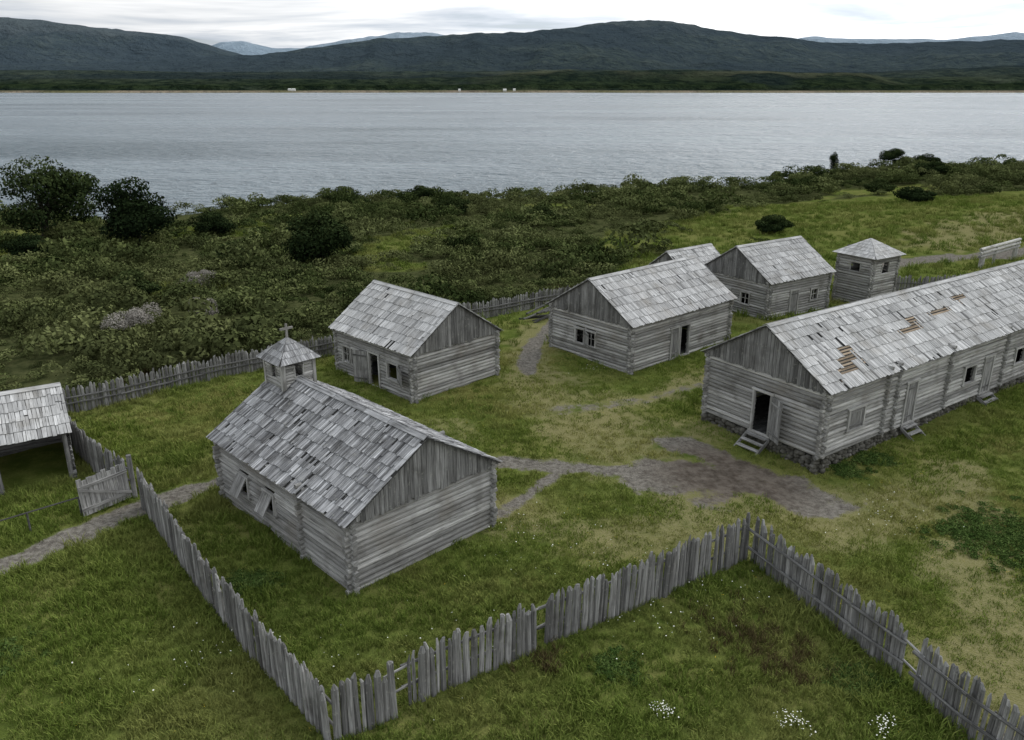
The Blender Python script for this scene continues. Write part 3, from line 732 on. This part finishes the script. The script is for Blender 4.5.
def tree(name,x,y,w,h,nl=9000,mat=None,trunk=True):
    z=tz(x,y);root=empty(name,(x,y,z));tb=B();cs=[];ns=[];ts=[]
    nlb=16
    for i in range(nlb):
        a=rng.uniform(0,6.28);rr=rng.uniform(.1,.36)*w;c=V(math.cos(a)*rr,math.sin(a)*rr,h*rng.uniform(.28,.80)*(1-.25*rr/(.5*w)))
        if i==0:c=V(0,0,h*.8)
        r=rng.uniform(.16,.26)*w
        k=nl//nlb;d=rng.normal(size=(k,3));d/=np.linalg.norm(d,axis=1)[:,None]
        rad=r*rng.uniform(.35,1.1,k)**.5;P=c+d*rad[:,None]*np.array([1,1,.62*h/w*1.2])
        cs.append(P);ns.append(d+rng.normal(size=(k,3))*.6);ts.append(np.clip(.15+.5*(P[:,2]/h)+.2*d[:,2]+rng.normal(size=k)*.13,0,1))  # crown shading put into leaf tone: lighter high up and facing upward
        m=V(0,0,h*.22)+(c-V(0,0,h*.22))*.5+Z*.1*h
        tb.prism(V(0,0,h*.15),m,V(.09,0,0)*w*.12,V(0,.09,0)*w*.12,6,1,.7);tb.prism(m,c,V(.06,0,0)*w*.12,V(0,.06,0)*w*.12,6,1,.35)
    tb.prism(V(0,0,-.3),V(.1,.05,h*.3),V(.035*w,0,0),V(0,.035*w,0),8,1.2,.7)
    C=np.vstack(cs);k=C[:,2]>.03*h
    o=quads('crown',C[k],np.vstack(ns)[k],rng.uniform(.11,.21,k.sum())*(w/8)**.5,np.concatenate(ts)[k],mat or M_TREE,link=True);o.parent=root
    t=tb.obj('trunk_and_limbs',M_BARK,None);t.parent=root
for (x,y,w,h) in ((-61.5,108,14,10.4),(-45.3,99,11.5,9.2),(-18.9,80.5,8.2,6.4),(-74,108,12,8.5),(-69,94,8,5),(-38.8,106,6,3.8),(-30.9,153,9,4.5),(-17.6,158,6,4),(-29,84,4.2,2.6),(-66,84,5,3),(-52,88,5,3),(-9,130,6,3),(4,112,5,2.6),(-31,66,3.6,2.4),(85,168,7,4),(66,150,6,3.2),(93,205,7,5),(100,203,6,4),(60,125,7,2.6),(33,103,5,2.2),(81,212,2.6,5.5)):
    tree('coastal_beech_tree',x,y,w,h,nl=int(5000+400*w))
def bush(name,x,y,w,h,mat,n=2500):
    C,Nn,T=lobes(9,n,w/2,h);o=quads(name,C,Nn,rng.uniform(.03,.07,len(C)),T,mat,link=True);o.location=(x,y,tz(x,y)+.25)
bush('dry_twig_bush',-24.5,51,2.8,2.4,M_GREY,5000);bush('dry_twig_bush',-21.5,55.5,2.4,2.0,M_GREY,4500);bush('dry_twig_bush',-27.5,70,3,1.7,M_GREY)
def tuft(name,nb,h,sp,w,mat,lean=.35):
    v=[];f=[];t=[]
    for i in range(nb):
        a=rng.uniform(0,6.28);r=sp*rng.random()**.5;x,y=r*math.cos(a),r*math.sin(a);hh=h*rng.uniform(.5,1.15);b=rng.uniform(0,6.28)
        dx,dy=math.cos(b)*w/2,math.sin(b)*w/2;la=rng.uniform(0,6.28);l=hh*lean*rng.uniform(.4,1.8);lx,ly=math.cos(la)*l,math.sin(la)*l
        k=len(v);v+=[(x-dx,y-dy,-.02),(x+dx,y+dy,-.02),(x+dx*.8+lx*.35,y+dy*.8+ly*.35,hh*.6),(x-dx*.8+lx*.35,y-dy*.8+ly*.35,hh*.6),(x+lx,y+ly,hh)]
        f+=[(k,k+1,k+2,k+3),(k+3,k+2,k+4)];tt=float(np.clip(rng.normal(.5,.2),0,1));t+=[tt*.7,tt]
    me=bpy.data.meshes.new(name);me.from_pydata(v,[],f);at=me.attributes.new('tone','FLOAT','FACE');at.data.foreach_set('value',np.array(t,np.float32));me.materials.append(mat)
    return bpy.data.objects.new(name,me)
C_SHORT=coll('short_grass_tufts',[tuft('short_tuft_%d'%i,22,.08,.17,.016,M_GRASS,.7) for i in range(4)])
C_TALL=coll('meadow_grass_tufts',[tuft('meadow_tuft_%d'%i,24,.22,.18,.019,M_GRASSD,.65) for i in range(5)])
def pts(n,x0,x1,y0,y1):
    return rng.uniform(x0,x1,n),rng.uniform(y0,y1,n)
x,y=pts(110000,-38,42,13,50);ii=inside(x,y);dm=dirt(x,y);wm=worn(x,y)
prob=np.interp(y,[13,25,50],[1,.85,.42]);nn=fbm(x*.3,y*.3,3)
base=infru(x,y,2)&clear(x,y)&(rng.random(len(x))<prob)&(rng.random(len(x))>dm*1.5)&(scrub(x,y)<.5)
near=sm(7.5,4.5,dline(x,y,[(-4,21),(-11,30)]))
tall=(~ii)|(rng.random(len(x))<near*.8)|((rng.random(len(x))<.15)&(wm<.1))
kS=base&~tall&(rng.random(len(x))>wm*.6);kT=base&tall&(rng.random(len(x))<.85)
def put(name,k,c,s0,s1):
    X,Y=x[k],y[k];n=len(X);s=rng.uniform(s0,s1,n)*(.55+.9*fbm(X*.45+5,Y*.45,3))*np.interp(Y,[15,50],[1,1.3])
    scatter(name,np.stack([X,Y,terr(X,Y)],1),rots(n,.12),np.stack([s,s,s*rng.uniform(.6,1.35,n)],1),c);print(name,n)
put('lawn_grass',kS,C_SHORT,.8,1.4);put('meadow_grass',kT,C_TALL,.65,1.25)
x,y=pts(50000,-60,110,50,135);k=infru(x,y,3)&clear(x,y)&(rng.random(len(x))<.4)&(dirt(x,y)<.2)&(scrub(x,y)<.6)
put('far_meadow_grass',k,C_TALL,1.0,2.0)
C_WEED=coll('weed_variants',[quads('weed_%d'%i,*(lambda q:(q[0],q[1]))(lobes(5,260,.45,.35)),rng.uniform(.03,.06,260//5*5),rng.random(260//5*5),M_WEED) for i in range(3)])
C_DOCK=coll('dock_variants',[tuft('dock_%d'%i,30,.4,.22,.02,M_DOCK,.45) for i in range(3)])
def patchpts(cs,n,r):
    X=[];Y=[]
    for cx,cy,k in cs:
        X.append(cx+rng.normal(size=int(n*k))*r*k);Y.append(cy+rng.normal(size=int(n*k))*r*.8*k)
    return np.concatenate(X),np.concatenate(Y)
X,Y=patchpts([(18.3,27.3,1.2),(19.5,25.5,1.1),(16.5,34.0,.4),(-9,24,.4),(9.8,19.2,.4),(-16,20,.7),(3,19.6,.3),(14.9,33.0,.35),(-13,38,.4)],130,1.0);k=clear(X,Y);X=X[k];Y=Y[k]
s=rng.uniform(.35,.9,len(X));scatter('broadleaf_weeds',np.stack([X,Y,terr(X,Y)-.03],1),rots(len(X)),np.stack([s,s,s*.8],1),C_WEED)
X,Y=patchpts([(7.0,21.4,1.0),(8.0,20.2,1.1),(.9,19.9,.5),(-22,45,1.),(3,69,1.2)],75,.8)
s=rng.uniform(.4,.9,len(X));scatter('dry_dock_plants',np.stack([X,Y,terr(X,Y)],1),rots(len(X),.1),np.stack([s,s,s],1),C_DOCK)
def flower(name,mat,n,h):
    v=[];f=[]
    for i in range(n):
        cx,cy=rng.normal(size=2)*.09;z=h*rng.uniform(.8,1.15);r=rng.uniform(.012,.024);k=len(v);v+=[(cx+r*math.cos(a),cy+r*math.sin(a),z+rng.normal()*.006) for a in np.linspace(0,6.28,7)[:-1]];f.append(tuple(range(k,k+6)))
    me=bpy.data.meshes.new(name);me.from_pydata(v,[],f);me.materials.append(mat);return bpy.data.objects.new(name,me)
C_F=coll('wildflower_variants',[flower('flower_%d'%i,M_PETAL,5,.26) for i in range(3)])
C_F1=coll('single_flower_variants',[flower('sflower_%d'%i,M_PETAL,1,.2) for i in range(3)])
X,Y=patchpts([(4.0,17.9,.26),(7.5,17.4,.3),(9.7,17.2,.2)],55,.8)
s=rng.uniform(.7,1.2,len(X));scatter('white_wildflowers',np.stack([X,Y,terr(X,Y)],1),rots(len(X),.1),np.stack([s,s,s],1),C_F)
X,Y=patchpts([(4.5,46.,.7),(0.5,26.5,2),(6,23.8,1.6),(15,29,1.6),(-9,20,1.4),(-3,20,1.6),(4.5,21.8,1.2)],30,.9);k=clear(X,Y)&(dirt(X,Y)<.3);X=X[k];Y=Y[k]
s=rng.uniform(.7,1.2,len(X));scatter('daisy_flowers',np.stack([X,Y,terr(X,Y)-np.where(inside(X,Y),.08,0)],1),rots(len(X),.1),np.stack([s,s,s],1),C_F1)
C_Y=coll('yellow_flower_variants',[flower('yflower_%d'%i,M_YEL,2,.12) for i in range(2)])
X,Y=pts(700,-14,20,14,40);k=clear(X,Y)&(dirt(X,Y)<.2)&(fbm(X*.3,Y*.3)>.5);X=X[k];Y=Y[k]
scatter('yellow_wildflowers',np.stack([X,Y,terr(X,Y)],1),rots(len(X),.1),np.ones((len(X),3))*.7,C_Y)
# ---------------------------------------------------------------- light
az=math.radians(44);el=math.radians(42)
sd=Vector((math.sin(az)*math.cos(el),math.cos(az)*math.cos(el),math.sin(el)))
sun=bpy.data.lights.new('sun','SUN');sun.energy=1.5;sun.angle=math.radians(14);sun.color=(1,.96,.9)
so=bpy.data.objects.new('sun',sun);so.rotation_euler=sd.to_track_quat('Z','Y').to_euler();COL.objects.link(so)
w=bpy.data.worlds.new('World');S.world=w;w.use_nodes=True;nt=w.node_tree;nt.nodes.clear();N=NT(nt)
sky=N.n('ShaderNodeTexSky',sky_type='NISHITA',sun_disc=False,sun_elevation=el,sun_rotation=az)
tc=N.n('ShaderNodeTexCoord').outputs['Generated'];sp=N.n('ShaderNodeSeparateXYZ',{0:tc})
zc=N.math('ADD',N.math('MAXIMUM',sp.outputs[2],0.),.05)
cv=N.n('ShaderNodeCombineXYZ',{0:N.math('DIVIDE',sp.outputs[0],zc),1:N.math('DIVIDE',sp.outputs[1],zc),2:0.}).outputs[0]
c1=N.noise(N.map(cv,(.34,.42,1),(3.1,1.7,0)),1.,5,.58,.4)
cloud=N.ramp(c1,[(.36,(.49,.55,.63)),(.46,(.68,.72,.77)),(.53,(.86,.88,.90)),(.62,(1.06,1.07,1.08))])
dv=N.n('ShaderNodeVectorMath',{0:tc,1:tuple(sd)},operation='DOT_PRODUCT').outputs['Value']
glow=N.mr(dv,.3,1.,1.,1.9)
# the overcast layer is brighter towards the zenith than at the horizon
zen=N.mr(sp.outputs[2],.1,.8,1.,1.3)
cl=N.n('ShaderNodeVectorMath',{0:cloud,'Scale':N.math('MULTIPLY',glow,zen)},operation='SCALE').outputs[0]
skys=N.n('ShaderNodeVectorMath',{0:sky.outputs[0],'Scale':.10},operation='SCALE').outputs[0]
cov=N.mr(c1,.33,.42,.75,1.)
col=N.mix(cov,skys,cl)
bg=N.n('ShaderNodeBackground',{'Color':col,'Strength':.98}).outputs[0]
N.n('ShaderNodeOutputWorld',{'Surface':bg})
# ---------------------------------------------------------------- camera
cam=bpy.data.cameras.new('camera');co=bpy.data.objects.new('camera',cam);COL.objects.link(co)
cam.sensor_width=36;cam.lens=820/1024*36;cam.clip_start=.1;cam.clip_end=40000
co.location=(0,0,16);co.rotation_euler=(math.radians(90-19.38),0,0);S.camera=co
